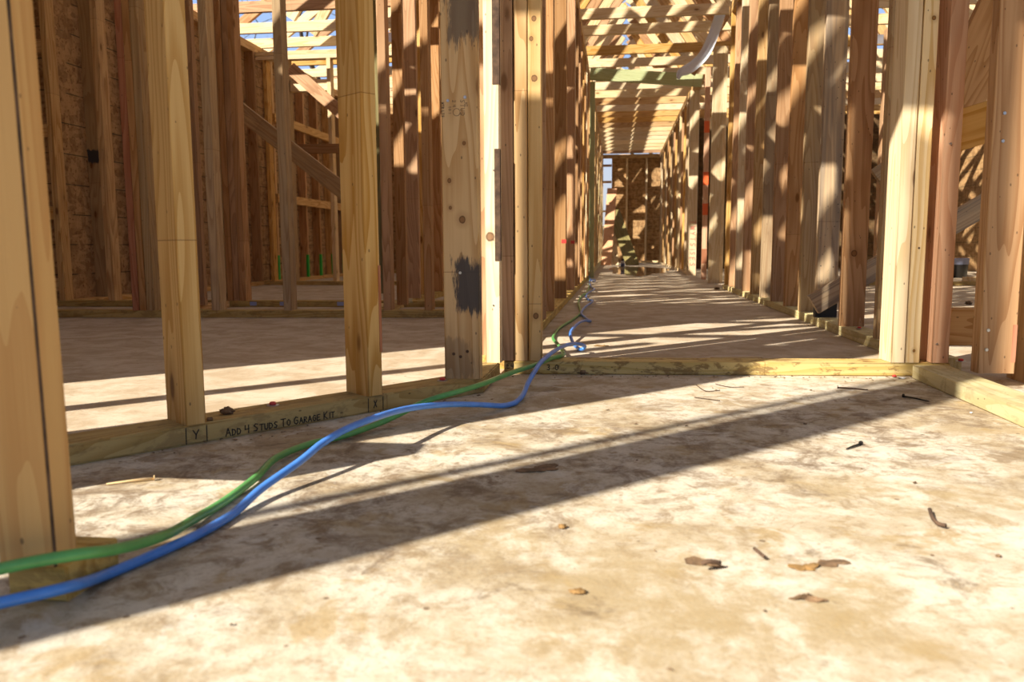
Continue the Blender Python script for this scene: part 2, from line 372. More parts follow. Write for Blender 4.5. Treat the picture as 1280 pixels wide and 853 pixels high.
# ------------------------------------------------------------------ setting: ground, slab, sheathed outer walls
bm = bmesh.new(); box(bm, (-60,-40,-.6), (60,90,-.16)); tag(link('ground', bm, M['dirt']), kind='structure')
bm = bmesh.new(); box(bm, (-4.1,.615,-.3), (5.4,19.0,0)); tag(link('floor', bm, M['slab']), kind='structure')
bm = bmesh.new(); box(bm, (-7.,-6.,-.3), (7.,.60,-.012)); tag(link('floor_apron', bm, M['slab']), kind='structure')
def sheath(name, lo, hi):
    bm = bmesh.new(); box(bm, lo, hi); return tag(link(name, bm, M['osb']), kind='structure')
XL = -3.69
sheath('wall_left', (XL-.013, 5.0, 0), (XL, 15.2, 2.42)); sheath('wall_left_front', (-4.613, .87, 0), (-4.60, 5.0, 2.42))
sheath('wall_end', (-.115, 18.36, 0), (1.6, 18.373, 2.34))
sheath('wall_right', (5.05, 3.2, 0), (5.063, 18.4, 2.42))
# unseen panels and gable added left of the bay opening to cast shade
sheath('shade_wall', (-1.83, .80, 0), (-1.19, .813, 2.40))
sheath('shade_wall_left', (-6.0, .80, 0), (-2.82, .813, 4.6))
sheath('shade_gable', (-1.75, .80, 2.42), (2.3, .813, 4.4))

# ------------------------------------------------------------------ skewed wall on the left, in front of the left room
Q0 = Vector((-1.25,.869,0)); Q1 = Vector((-.340,2.04,0)); dA = (Q1-Q0).normalized(); nA = Vector((-dA.y, dA.x, 0)); yawA = math.atan2(dA.y, dA.x)
bk = lambda s: Q1 + nA*W - dA*s
bm = bmesh.new()
kx = -.433
t_ = (kx - bk(0).x)/(-dA.x); B = bk(t_) if True else None
prism(bm, [(Q0.x,Q0.y),(Q1.x,Q1.y),(-.340,2.335),(kx,2.335),(B.x,B.y),((Q0+nA*W).x,(Q0+nA*W).y)], 0, .039)
bmesh.ops.bevel(bm, geom=[e for e in bm.edges], offset=.004, segments=2, affect='EDGES')
bmesh.ops.rotate(bm, cent=(0,0,0), matrix=Matrix.Rotation(-yawA, 3, 'Z'), verts=bm.verts)
bmesh.ops.rotate(bm, cent=(0,0,0), matrix=Matrix.Rotation(-math.pi/2, 3, 'Y'), verts=bm.verts)   # grain runs along the board
pA = link('sole_plate', bm, M['treat'])
pA.matrix_world = Matrix.Rotation(yawA, 4, 'Z') @ Matrix.Rotation(math.pi/2, 4, 'Y')
tag(pA, 'treated sole plate with handwritten ADD 4 STUDS TO GARAGE KIT on its edge', 'wall plate')
def onA(s, z): return Q0 + dA*s + Vector((0,0,z))      # a point on the plate's front edge
def sA(x, y): return (Vector((x,y,0))-Q0).dot(dA)
s1 = sA(-.832,1.431); s2 = sA(-.568,1.76)
for s, ch in ((s1,'Y'), (s2,'X')):
    writing('layout_mark', ch, onA(s+.012, .011), dA, (0,0,1), .017, M['ink'], pA, .0021)
    for q in (0., T+.001): writing('layout_mark', 'I', onA(s+q-.008, .003), dA, (0,0,1), .031, M['ink'], pA, .0019)
writing('handwriting', 'ADD 4 STUDS TO GARAGE KIT', onA(s1+.078, .005), dA, (0,0,1), .0155, M['ink'], pA, .0021, .86, .80)
writing('handwriting', 'CV', onA((Q1-Q0).length-.035, .012), dA, (0,0,1), .013, M['ink'], pA, .0018)
stA = []
def studA(s, mat, label):
    p = Q0 + dA*s
    return board('wall_stud', (p.x, p.y, T-.001), (0,0,1), dA, T, W, 2.28, M[mat], label, 'stud', 'studs of the skewed front wall')
a1 = studA(s1, 'gold', 'golden pine stud standing on the Y mark of the handwritten sole plate')
a2 = studA(s2, 'pine', 'grey and orange pine stud standing on the X mark of the handwritten sole plate')
part_box('bark_edge', a2, (T-.006,-.0012,.10), (T+.0008,.004,.30), M['rust'], 'brown bark-edged patch')
a3 = board('wall_stud', (-.44,2.022,T-.001), (0,0,1), (1,0,0), W, T, 2.28, M['corner'], 'wide pine stud with black stains and a grade stamp', 'stud', 'studs of the skewed front wall')
for i, z in enumerate((.745, .255)):
    pass
disc('nail_head', a3, (.018,0,.705), (0,-1,0), .0042, .002, M['steel']); disc('nail_head', a3, (.062,0,.712), (0,-1,0), .0045, .002, M['steel'])
disc('nail_head', a3, (.044,0,.275), (0,-1,0), .004, .002, M['steel'])
for zz, xx in ((.105,.024),(.098,.042),(.112,.060)): disc('nail_head', a3, (xx,0,zz-.04), (0,-1,0), .0042, .002, M['iron'])
# grade stamp, read downwards
def wl(text, lx, lz, h, pen): return writing('grade_stamp', text, (-.44+lx, 2.022, lz+T), (0,0,-1), (1,0,0), h, M['stamp'], a3, pen)
wl('STUD', .050, .705, .011, .0009); wl('HT', .062, .698, .006, .0007); wl('2 4', .030, .705, .008, .0008); wl('1 0 1', .020, .69, .006, .0008); wl('WTR LTS', .002, .70, .006, .0012)
bm = bmesh.new(); ring = [Vector((-.44+.040+.009*math.cos(k*math.pi/8), 2.0213, .715+.009*math.sin(k*math.pi/8))) for k in range(17)]
tube(bm, ring, .0005, 5); o = link('grade_stamp', bm, M['stamp']); o.parent = a3; o.matrix_parent_inverse = a3.matrix_basis.inverted()
lg = board('wall_stud', (-.380,2.318,T-.001), (0,0,1), (1,0,0), .045, W, 2.28, M['logk'], 'sunlit pale stud with strips of bark left on its edge, behind the stained corner stud', 'stud')
part_box('bark_strip', lg, (.030,-.0015,.30), (.0462,.02,.62), M['bark'], 'dark brown bark'); part_box('bark_strip', lg, (.026,-.0018,.80), (.0464,.02,2.0), M['bark'], 'dark brown bark')
disc('nail_head', lg, (.024,0,.17), (0,-1,0), .003, .002, M['steel']); disc('nail_head', lg, (.028,0,.56), (0,-1,0), .003, .002, M['steel'])

# ------------------------------------------------------------------ front wall of the corridor with its door opening
rotC = math.atan2(.075, 1.285)
plC = plate(-.330, 2.352, 1.29, 'treatm', 'treated sole plate across the doorway with 3-0 pencilled on it', rot=rotC, h=.039)
nC = Vector((math.sin(rotC), -math.cos(rotC), 0)); dC = Vector((math.cos(rotC), math.sin(rotC), 0))
writing('handwriting', '3.0', Vector((-.330,2.352,.013)) + dC*.128 + nC*.0002, dC, (0,0,1), .0155, M['ink'], plC, .0024, 1.)
writing('handwriting', 'E4', Vector((-.330,2.352,.018)) + dC*.008 + nC*.0002, dC, (0,0,1), .013, M['ink'], plC, .0024)
writing('handwriting', 'E2', Vector((-.330,2.352,.017)) + dC*1.262 + nC*.0002, dC, (0,0,1), .012, M['ink'], plC, .0024)
ry = lambda x: 2.352 + (x+.33)*math.tan(rotC) + .002
for x0, m, l in ((-.336,'fir','knotty brown stud beside the dark gap, first of three at the left of the doorway'), (-.298,'pine','plain tan stud, middle one of three at the left of the doorway'), (-.257,'door','tan stud with two big knots on the left edge of the doorway')):
    stud(x0, ry(x0), T-.001 if x0 > -.33 else .036, W, m, l, 'door studs left of the corridor', rot=rotC)
for x0, m, l in ((.793,'pale','pale sunlit stud on the right edge of the doorway'), (.8345,'palek','pale knotty stud second from the right edge of the doorway')):
    o = stud(x0, ry(x0), T, W, m, l, 'door studs right of the corridor', rot=rotC)
    if x0 > .8: disc('nail_head', o, (.02,0,.33), (0,-1,0), .003, .002, M['iron'])
r2 = stud(.907, ry(.907), .048, W, 'pink', 'pink fir stud beside the pale pair at the right end of the doorway plate', 'door studs right of the corridor', rot=rotC)
disc('nail_head', r2, (.012,0,.055), (0,-1,0), .0035, .003, M['steel']); disc('nail_head', r2, (.018,0,.62), (0,-1,0), .004, .004, M['steel'])
board('door_header', (-.219, 2.37, 2.12), (1,0,0), (0,1,0), .08, .2, 1.01, M['pine'], 'doubled header beam over the doorway into the corridor', 'header')

# ------------------------------------------------------------------ plate and stud at the right, running towards the camera
plD = board('sole_plate', (.938, 2.385, 0), (0,-1,0), (0,0,1), .039, .096, 1.55, M['treatl'], 'pale treated sole plate running out of the picture at the lower right', 'wall plate')
writing('layout_mark', 'X', (.938, 2.150, .010), (0,-1,0), (0,0,1), .016, M['ink'], plD, .0014); writing('layout_mark', 'I', (.938, 2.19, .003), (0,-1,0), (0,0,1), .03, M['ink'], plD, .0012); writing('layout_mark', 'I', (.938, 2.135, .003), (0,-1,0), (0,0,1), .03, M['ink'], plD, .0012)
d1 = stud(.958, 2.250, W, .045, 'fir', 'wide reddish stud with arched grain at the right border, on the pale treated plate', 'studs of the right front wall', z0=.0385)
for lx, lz in ((.020,.155),(.019,.103),(.026,.715),(.026,.645)): disc('nail_head', d1, (lx,0,lz-.04), (0,-1,0), .005, .003, M['steel'])
part_box('resin_streak', d1, (W-.012,-.0006,.03), (W-.001,.002,.13), M['rust'], 'dark red resin streak')
stud(1.115, 2.235, T, .20, 'pine', 'pine stud at the very right border behind the wide reddish stud', 'studs of the right front wall', z0=.0)
board('blocking', (.957,2.475,.085), (1,0,0), (0,1,0), T, .11, .165, M['pine'], 'short golden block low between the pink stud and the wide reddish stud', 'blocking')
board('blocking', (.957,2.48,.640), (1,0,.30), (0,1,0), T, .115, .165, M['gold'], 'short tilted golden block high between the pink stud and the wide reddish stud', 'blocking')
board('diagonal_brace', (1.13,3.05,.52), (.40,0,1), (0,1,0), T, .16, 1.5, M['brown'], 'dark brown brace leaning steeply behind the wide reddish stud', 'brace')
board('diagonal_brace', (.905,3.72,.075), (.80,0,.50), (0,1,0), T, .092, 1.35, M['dirty'], 'weathered diagonal brace with its sawn lower end on the corridor right wall plate', 'brace')
board('diagonal_brace', (1.42,4.6,.70), (.80,0,.58), (0,1,0), T, .10, 1.2, M['dull'], 'greyish diagonal brace seen high in the gap left of the wide reddish stud', 'brace')

# ------------------------------------------------------------------ corridor left wall
plate(-.418, 2.45, 7.35, 'treat', 'long sole plate along the left side of the corridor', 'y')
w1 = [(4.20,'fir'),(4.245,'pine'),(5.26,'brown'),(5.305,'pine'),(6.33,'fir'),(6.375,'pale'),(6.85,'brown'),(7.25,'fir'),(7.30,'pale'),(7.70,'fir'),(8.10,'pine'),(8.50,'fir'),(8.90,'pale'),(9.30,'fir'),(9.66,'pine')]
for i, (y, m) in enumerate(w1):
    o = stud(-.418, y, W, T, m, 'corridor left wall stud, %s one back from the doorway, %s' % (ORD[i], {'fir':'reddish','brown':'dark brown','pine':'tan','pale':'pale'}[m]), 'studs along the corridor left wall')
    if i in (2,4): part_box('paint_mark', o, (W-.03,-.0006,.36), (W+.0006,.02,.385), M['redplast'], 'red marker band')
plate(-.40, 9.86, 9.0, 'treatl', 'doubled sole plate at the far left of the corridor, past the hose bend', 'y', h=.09)
o = stud(-.395, 10.12, .085, T, 'green', 'greenish treated stud at the start of the far left corridor wall', 'studs of the far left corridor wall', z0=.09)
for i, y in enumerate((2.47,2.88,3.30,3.72)): stud(-.418, y, W, T, 'fir', 'corridor left wall stud hidden behind the three door studs', 'hidden studs of the corridor left wall')
far1 = [10.55+.42*k for k in range(19)]
for i, y in enumerate(far1):
    stud(-.395, y, .093, T, ('treatl','pale','pine','fir')[i%4], ('far left corridor wall stud, %s one past the greenish stud' % ORD[i]) if i < 6 else 'narrow stud at the very end of the far left corridor wall', 'studs of the far left corridor wall' if i < 6 else 'last studs of the far left corridor wall', z0=.09)

# ------------------------------------------------------------------ corridor right wall
XR = .938
plate(XR, 2.53, 4.75, 'treatl', 'stained treated sole plate along the right side of the corridor', 'y')
w2 = [(3.03,'dull'),(3.50,'firk'),(3.93,'dirty'),(4.27,'dull'),(4.64,'fir'),(5.02,'brown'),(5.40,'dull'),(5.78,'pine'),(6.16,'fir'),(6.52,'pale'),(6.86,'fir'),(7.15,'pine')]
w2o = []
for i, (y, m) in enumerate(w2):
    lab = {0:'grey brown stud half hidden behind the pale pair right of the doorway', 1:'wide reddish brown stud with a knot, in front of the weathered diagonal brace', 2:'black specked pale stud with a black base on the corridor right wall'}.get(i,
        'corridor right wall stud, %s one past the black-based stud, %s' % (ORD[max(i-3,0)], {'fir':'reddish','firk':'reddish','brown':'dark brown','pine':'tan','pale':'pale','dull':'greyish','dirty':'grey specked'}[m]))
    w2o.append(stud(XR, y, W+.003, T, m, lab, 'studs along the corridor right wall'))
part_box('black_base', w2o[2], (-.0006,-.0006,.0), (W+.0036,T+.0006,.085), M['black'], 'black painted base')
for k in range(40):
    x, z = random.uniform(.006,.088), random.uniform(.09,1.1); disc('paint_speck', w2o[2], (x,0,z), (0,-1,0), random.uniform(.0012,.003), .0006, M['black'], 7) if k < 24 else None
ob = stud(1.10, 3.36, T, W, 'fir', 'stud with an orange painted edge showing between two right wall studs', 'studs along the corridor right wall', z0=.0)
part_box('orange_edge', ob, (-.0007,-.0007,.35), (.012,.03,2.2), M['orange'], 'orange paint')
# past the opening in the right wall
post = stud(.925, 8.30, .105, T, 'pale', 'pale broad post past the opening in the corridor right wall', 'posts at the opening in the right wall', z0=0)
stud(1.032, 8.30, .035, T, 'pale', 'thin pale board nailed to the right side of the broad post', 'posts at the opening in the right wall', z0=0)
rp = stud(.955, 9.25, .055, T, 'pink', 'pale stud with orange-red paint bands left of the broad post', 'posts at the opening in the right wall', z0=0)
for z in (.18,.72,1.05,1.62): part_box('paint_band', rp, (-.0006,-.0006,z), (.0556,T+.0006,z+random.uniform(.12,.22)), M['orange'] if z > .5 else M['rust'], 'orange-red paint')
tw = stud(.905, 10.55, .115, T, 'pale', 'pale stud with red writing running down its face at the far right of the corridor', 'posts at the opening in the right wall', z0=0)
writing('red_writing', 'TWYTSISES', (.905+.035, 10.5492, .70), (0,0,-1), (1,0,0), .062, M['redink'], tw, .007, 1.15)
plate(.93, 10.65, 7.7, 'pale', 'sole plate along the far right side of the corridor', 'y')
far2 = [10.95+.40*k for k in range(18)]
for i, y in enumerate(far2):
    stud(.93, y, W, T, ('pale','dull','pine','fir')[i%4], ('far right corridor wall stud, %s one past the stud with red writing' % ORD[i]) if i < 6 else 'narrow stud at the very end of the far right corridor wall', 'studs of the far right corridor wall' if i < 6 else 'last studs of the far right corridor wall')
# far end
for x, l in ((.20,'light stud on the sheathed end wall, left one of two'),(.63,'light stud on the sheathed end wall, right one of two')):
    stud(x, 18.265, T, W, 'pale', l, 'studs of the end wall')
board('top_plate', (-.40,18.25,2.32), (1,0,0), (0,1,0), W, .08, 2.0, M['pine'], 'top plate over the sheathed end wall of the corridor', 'wall plate')
board('window_sill', (-.32,18.27,1.14), (1,0,0), (0,1,0), W, T, .21, M['pale'], 'sill board under the open window at the far end', 'sill')
for z, l in ((1.78,'lower'),(2.14,'upper')): board('blocking', (-.31,18.29,z), (1,0,0), (0,1,0), T, .05, .19, M['brown'], l+' short crosspiece in the open window at the far end', 'blocking')
# leaning boards
board('leaning_board', (-.30,16.2,.002), (.10,1.2,1.62), (1,0,0), .20, T, 2.0, M['pink'], 'broad pale board leaning on the end wall at the left', 'board', 'boards leaning at the end of the corridor')
board('leaning_board', (-.09,16.3,.002), (-.10,1.35,1.30), (1,0,0), .14, T, 1.8, M['pale'], 'pale narrow board leaning between two wider boards at the far end', 'board', 'boards leaning at the end of the corridor')
board('leaning_board', (.20,16.1,.002), (-.42,1.5,1.20), (1,0,0), .26, T, 1.85, M['olive'], 'dark olive board leaning at the end of the corridor', 'board', 'boards leaning at the end of the corridor')
board('scrap_board', (.53,17.3,.03), (1,.05,0), (0,1,0), .12, T, .42, M['pale'], 'short pale offcut lying at the foot of the end wall', 'board')
board('scrap_board', (-.22,14.3,0), (.5,1,0), (1,0,0), .09, T, .45, M['pink'], 'pinkish offcut lying by the foot of the leaning boards', 'board')

# ------------------------------------------------------------------ left room: cross walls
rotB = .065
yB = lambda x: 4.115 + (x+2.65)*math.tan(rotB)
plate(-3.55, yB(-3.55), 3.1, 'treat', 'treated sole plate across the left room, front one of two', rot=rotB)
b1 = [(-2.655,T,'rust','reddish stud, left one of the dark group of three in the left room'),(-2.614,T,'brown','brown stud, middle one of the dark group of three in the left room'),(-2.573,.044,'dull','greyish stud, right one of the dark group of three in the left room'),
      (-2.205,.047,'dull','stud with grey front and tan side, just right of the golden stud'),(-1.802,.046,'dull','stud with sun spots between the golden stud and the grey and orange stud'),
      (-1.25,.044,'fir','sun-spotted stud just right of the grey and orange stud'),(-1.026,.043,'fir','sun-spotted stud just left of the stained corner stud'),(-.62,.043,'pine','stud hidden behind the stained corner stud')]
for x, a, m, l in b1: stud(x, yB(x)+.001, a, W, m, l, 'studs of the left room cross wall', rot=rotB)
stud(-1.345, yB(-1.345)+.20, .065, T, 'olive', 'dark olive treated stud behind the grey and orange stud', 'studs of the left room cross wall', z0=.12)
stud(-2.525, 4.50, .088, T, 'brown', 'wide brown stud beside the right edge of the golden stud', 'studs of the left room inner wall')
stud(-1.285, 4.60, .062, T, 'fir', 'reddish stud set back between two sun-spotted studs', 'studs of the left room inner wall')
stud(-1.405, 5.23, .105, T, 'fir', 'wide reddish stud with a big sun patch, set back in the left room', 'studs of the left room inner wall')
plate(-2.56, 4.25, .62, 'pine', 'short pale plate running back from the front cross wall of the left room', 'y')
plate(-1.42, 4.35, .57, 'treat', 'short treated plate running back behind the sun-spotted studs', 'y')
rotB2 = .035
yB2 = lambda x: 4.88 + (x+3.63)*math.tan(rotB2)
plB2 = plate(-3.68, yB2(-3.68), 3.0, 'treat', 'treated sole plate with blue tags, second one back in the left room', rot=rotB2)
def part_world(name, parent, lo, hi, mat, label=None):
    o = part_box(name, None, lo, hi, mat, label); o.parent = parent; o.matrix_parent_inverse = parent.matrix_basis.inverted(); return o
for x in (-2.355, -2.155, -1.775): part_world('blue_tag', plB2, (x, yB2(x)-.0008, .009), (x+.045, yB2(x)+.012, .033), M['lightblue'], 'pale blue tag')
b2 = [(-3.665,T,'pine','light stud against the sheathed left wall, first beside the big blurred post'),(-3.325,.045,'pine','light stud in front of the sheathed left wall, second from the big blurred post'),(-2.505,T,'fir','reddish stud, left one of a group of four in the left room'),
      (-2.464,T,'brown','brown stud, second one of a group of four in the left room'),(-2.423,.043,'fir','stud with a tan side, right one of a group of four in the left room'),(-2.58,T,'dull','grey stud, farthest left of a group of four in the left room')]
for x, a, m, l in b2: stud(x, yB2(x)+.001, a, W, m, l, 'studs of the second cross wall', rot=rotB2)
stud(-3.02, 5.05, .10, T, 'brown', 'broad brown stud left of the dark group of three', 'studs of the left room inner wall', z0=.30)
plate(-1.42, 5.08, 4.8, 'treat', 'sole plate running back in the middle of the left rooms', 'y')
for i in range(11): stud(-1.42, 5.64+.42*i, W, T, ('pine','fir','brown')[i%3], 'left rooms inner wall stud, %s behind the one with the big sun patch' % ORD[i], 'studs of the left rooms inner wall')
plate(-3.59, 11.5, 3.1, 'treat', 'sole plate across the back of the left rooms')
for i in range(8): stud(-3.35+.42*i, 11.505, T, W, ('pine','fir','dull')[i%3], 'back wall stud of the left rooms, %s from the outer wall' % ORD[i], 'studs of the left rooms back wall')
sheath('wall_left_back', (-3.6, 11.61, 0), (-.45, 11.623, 2.40))
top2(-1.42, 5.08, 4.8, 'y', 'wall running back in the left rooms')
# ladder blocks by the outer corner
for z, l in ((1.645,'top'),(1.11,'second'),(.575,'third'),(.10,'lowest')): board('blocking', (-3.96,4.93,z), (1,0,0), (0,1,0), .035, .085, .30, M['pine'], l+' ladder block between the big blurred post and the light stud', 'blocking', 'ladder blocks at the left')
sheath('wall_corner_left', (-4.6, 5.0, 0), (XL-.013, 5.013, 2.42))
# studs on the sheathed outer wall
for i in range(22):
    y = 5.30 + .42*i
    o = stud(XL+.0005, y, .093, T, ('dull','fir','brown','pine')[i%4] if i else 'spray', ('outer left wall stud, %s one back along the sheathing' % ORD[i] if i else 'first stud on the sheathed left wall, with a black sprayed patch') if i < 18 else 'narrow stud far along the sheathed left wall', 'studs of the sheathed left wall' if i < 18 else 'last studs of the sheathed left wall')
    if 7 <= i <= 13: part_box('green_paint', o, (.070,-.0006,.0), (.0936,T+.0006,.26), M['greenp'], 'bright green sprayed foot')
plate(XL+.0005, 5.02, 10.1, 'pine', 'sole plate along the sheathed left wall', 'y', z=0, h=T-.0005)
for z, l in ((2.32,'top plate along the sheathed left wall'),(2.36,'second top plate along the sheathed left wall')): plate(XL+.0005, 5.0, 10.1, 'pine', l, 'y', z=z, name='top_plate')
for z, l in ((1.78,'long rail nailed high along the sheathed left wall'),(.95,'long rail nailed low along the sheathed left wall')): board('rail', (XL+.0945, 8.2, z), (0,1,0), (1,0,0), T, .09, 5.6, M['pine'], l, 'rail')
# third wall of the left room
plate(-3.59, 7.86, 2.2, 'treat', 'treated sole plate far back in the left room', z=0)
for x, a, m, l in ((-3.52,T,'pine','far left room stud, left one of five'),(-3.29,T,'dull','far left room stud with a sunlit top, second of five'),(-2.86,T,'pale','far left room stud with a sunlit top, third of five'),(-2.40,T,'pine','far left room stud, fourth of five'),(-1.98,T,'fir','far left room stud, right one of five')):
    stud(x, 7.865, a, W, m, l, 'studs of the far left room wall')
for z, l in ((2.24,'lower top plate of the far left room wall'),(2.28,'upper top plate of the far left room wall')): plate(-3.59, 7.86, 3.1, 'pale', l, z=z+.0, name='top_plate')
board('header', (-3.24,7.87,1.93), (1,0,0), (0,1,0), .08, .11, .38, M['pale'], 'short header between two studs of the far left room wall', 'header')
board('diagonal_brace', (-4.0+.45,6.8,1.70), (1.46,.0,-1.13), (0,1,0), T, .14, 1.95, M['dull'], 'long grey brace slanting down to the right across the left room', 'brace')
board('diagonal_brace', (-3.25,7.80,2.10), (1.0,0,-.88), (0,1,0), T, .12, 1.2, M['fir'], 'shorter brace slanting down on the far left room wall', 'brace')
board('horizontal_brace', (-3.22,7.75,1.31), (1,0,-.01), (0,1,0), T, .09, .95, M['brown'], 'dark level brace nailed across the far left room wall', 'brace')

# ------------------------------------------------------------------ near post at the left border
blk = board('sole_plate', (-.652,.757,0), (1,0,0), (0,1,0), W, .039, .066, M['treat'], 'short piece of sole plate under the big blurred post at the left border', 'wall plate')
np_ = board('wall_stud', (-.664,.758,.0385), (-.010,0,1), (1,0,0), .068, .037, 2.3, M['near'], 'big blurred golden post at the left border, nearest of all the studs', 'stud')
part_box('dark_edge', np_, (.0667,-.0006,.0), (.0684,.0025,2.3), M['bark'], 'dark seam along the corner')
# out of frame beside it: unseen pieces set to cast the shadow bands
board('wall_stud', (-1.80,-.42,-.012), (0,0,1), (1,0,0), .153, .14, 5.2, M['pine'], 'unseen post standing left of the picture, casting the wide shadow band', 'stud')
bm = bmesh.new(); tube(bm, [Vector((-2.57,-1.0,-.012)), Vector((-2.57,-1.0,4.2))], .02, 14); tag(link('shadow_pole', bm, M['steel']), 'unseen pole added left of the picture to cast the thin shadow band', 'pole')
board('blocking', (-1.189,.80,.42), (1,0,0), (0,1,0), .075, .21, .215, M['pine'], 'unseen block beside the shade wall left of the picture, casting the shadow notch', 'blocking')
stud(-2.24, .80, .06, .05, 'pine', 'unseen thin stud left of the picture, casting a strip of shadow', 'studs of the bay front', z0=0, z1=2.4)
board('diagonal_brace', (-2.75,.83,.85), (1.0,0,-.75), (0,1,0), T, .06, 1.15, M['pine'], 'unseen brace left of the picture, casting a slanting shadow', 'brace')

# ------------------------------------------------------------------ right room
plate(1.2, 7.86, 3.8, 'treat', 'treated sole plate across the right room')
for i, x in enumerate((1.55,1.98,2.40,2.82,3.50,4.3,4.72)):
    stud(x, 7.865, T, W, ('fir','pine','brown')[i%3], 'right room cross wall stud, %s from the corridor' % ORD[i], 'studs of the right room cross wall')
bm = bmesh.new(); box(bm, (1.15, 13.5, 0), (5.05, 13.513, 2.42)); tag(link('wall_right_back', bm, M['osb_shaded']), kind='structure')  # board colour darkened to stand in for shade on this back wall
for i in range(9):
    stud(1.25+.42*i, 13.40, T, W, ('brown','fir','dull')[i%3], 'stud on the back sheathing of the right room, %s from the corridor' % ORD[i], 'studs of the right room back wall', z0=0)
plate(1.2, 6.0, 1.2, 'pine', 'pale plate running back in the right room', 'y')
for i in range(10):
    stud(4.955, 3.6+.60*i, .093, T, ('fir','pine')[i%2], 'outer right wall stud, %s one back' % ORD[i], 'studs of the sheathed right wall', z0=0)
# bucket and bits on the floor there
def lathe(bm, prof, seg=24):
    rings = [[bm.verts.new((r*math.cos(2*math.pi*k/seg), r*math.sin(2*math.pi*k/seg), z)) for k in range(seg)] for r, z in prof]
    for i in range(len(rings)-1):
        for k in range(seg): bm.faces.new((rings[i][k], rings[i][(k+1)%seg], rings[i+1][(k+1)%seg], rings[i+1][k]))
    bm.faces.new(rings[0][::-1]); bm.faces.new(rings[-1])
bk_ = empty('bucket', (3.88,9.75,0)); tag(bk_, 'black bucket with a grey top standing on the right room floor', 'bucket')
bm = bmesh.new(); lathe(bm, [(.085,0),(.098,.15),(.102,.152)]); link('body', bm, M['bucketb'], bk_, True)
bm = bmesh.new(); lathe(bm, [(.1022,.1525),(.104,.212),(.108,.214),(.108,.222),(.095,.222)]); o = link('rim', bm, M['lightblue'], bk_, True); o['label'] = 'pale grey rim'
bm = bmesh.new(); box(bm, (3.4,8.35,0), (4.1,8.45,.06)); tag(link('scrap_board', bm, M['pale']), 'pale offcut lying on the right room floor by the bucket', 'board')

# ------------------------------------------------------------------ double top plates of the near walls
top2(-.418, 2.455, 7.3, 'y', 'corridor left wall'); top2(XR, 2.54, 4.75, 'y', 'corridor right wall'); top2(-3.55, yB(-3.55), 3.1, 'x', 'front cross wall of the left room', rotB)
top2(-.330, 2.352, 1.33, 'x', 'doorway into the corridor', rotC); top2(-.40, 9.86, 8.6, 'y', 'far left corridor wall'); top2(.93, 10.0, 8.3, 'y', 'far right corridor wall')

# ------------------------------------------------------------------ beam across the corridor, brace and torn wrap
board('cross_beam', (-.33,9.68,2.315), (1,0,-.092), (0,1,0), T, .14, 1.29, M['green'], 'pale green treated beam spanning the corridor below the trusses', 'beam')
board('post', (-.320,9.73,.0), (0,0,1), (1,0,0), .055, .05, 2.30, M['green'], 'greenish treated post carrying the pale green beam at its left end', 'post')
board('diagonal_brace', (.700,7.70,1.93), (.30,0,.51), (0,1,0), T, .055, .85, M['brown'], 'brown brace leaning beside the torn pale blue wrap', 'brace')
pts = [(0.542, 1.878, 0.02), (0.562, 1.934, 0.02), (0.661, 1.987, 0), (0.764, 2.087, 0), (0.831, 2.224, 0), (0.877, 2.359, 0.01), (0.915, 2.495, 0), (0.946, 2.651, 0), (0.982, 2.831, 0)]
sp = spline([Vector((x, 7.62-d, z)) for x, z, d in pts], 5)
bm = bmesh.new(); rows = []
for i, p in enumerate(sp):
    t = (sp[min(i+1,len(sp)-1)]-sp[max(i-1,0)]).normalized(); n = Vector((t.z, 0, -t.x)); hw = .010 + .036*min(1, i/7)
    fold = (0, .012*math.sin(i*.5), -.008, .010*math.cos(i*.37), 0)
    row = [p + n*hw*(k-2)/2 + Vector((0, fold[k], 0)) for k in range(5)]
    rows.append([bm.verts.new(q) for q in row] + [bm.verts.new(q + Vector((0,.0025,0))) for q in reversed(row)])
for a, b in zip(rows, rows[1:]):
    for k in range(10): bm.faces.new((a[k], a[(k+1)%10], b[(k+1)%10], b[k]))
bm.faces.new(rows[0][::-1]); bm.faces.new(rows[-1])
tag(link('torn_wrap', bm, M['wrap']), 'torn strip of pale blue wrap hanging at the right of the corridor ceiling', 'plastic strip')

# ------------------------------------------------------------------ roof trusses across the building
XA = .18; EAVE_L, EAVE_R = -3.95, 5.25
def make_truss(y, i_):
    t = empty('roof_truss', (0, y, TOP))
    z0 = .0; mt = lambda: M[random.choice(('pale','pine','pale','fir'))]
    def bar(name, x0, za, x1, zb, h, L=None):
        d = Vector((x1-x0, 0, zb-za)); n = Vector((0,0,1))
        o = board(name, (x0, y-T/2, TOP+za), d, (0,1,0), T, h, d.length, mt(), parent=t)
        return o
    hc = .093 if y < 9.9 else .135
    bar('bottom_chord', EAVE_L, 0, EAVE_R, 0, hc)
    pk = 2.95
    bar('top_chord', EAVE_L, .10, XA, pk, .093); bar('top_chord', EAVE_R, .10, XA, pk, .093)
    k = pk/(XA-EAVE_L)
    for s in (-1, 1):
        sp_ = (XA-EAVE_L) if s < 0 else (EAVE_R-XA)
        for a, b in ((.80,.07),(1.55,.07),(2.40,.75),(3.2,1.9)):
            zt = hc + (a-b)*1.45
            if i_ == 7 and s < 0 and a == 1.55: continue
            o = bar('web', XA+s*a, hc, XA+s*b, zt, .105)
    for s in (-1, 1):
        o = board('gusset_plate', (XA+s*2.45-.06, y-T/2-.0016, TOP+.01), (1,0,0), (0,1,0), .0012, .09, .12, M['gusset'], parent=t, r=.0003)
    return t
ty = [1.05+.645*k for k in range(10)] + [7.5, 8.05, 8.86, 9.46] + [10.25+.56*k for k in range(15)]
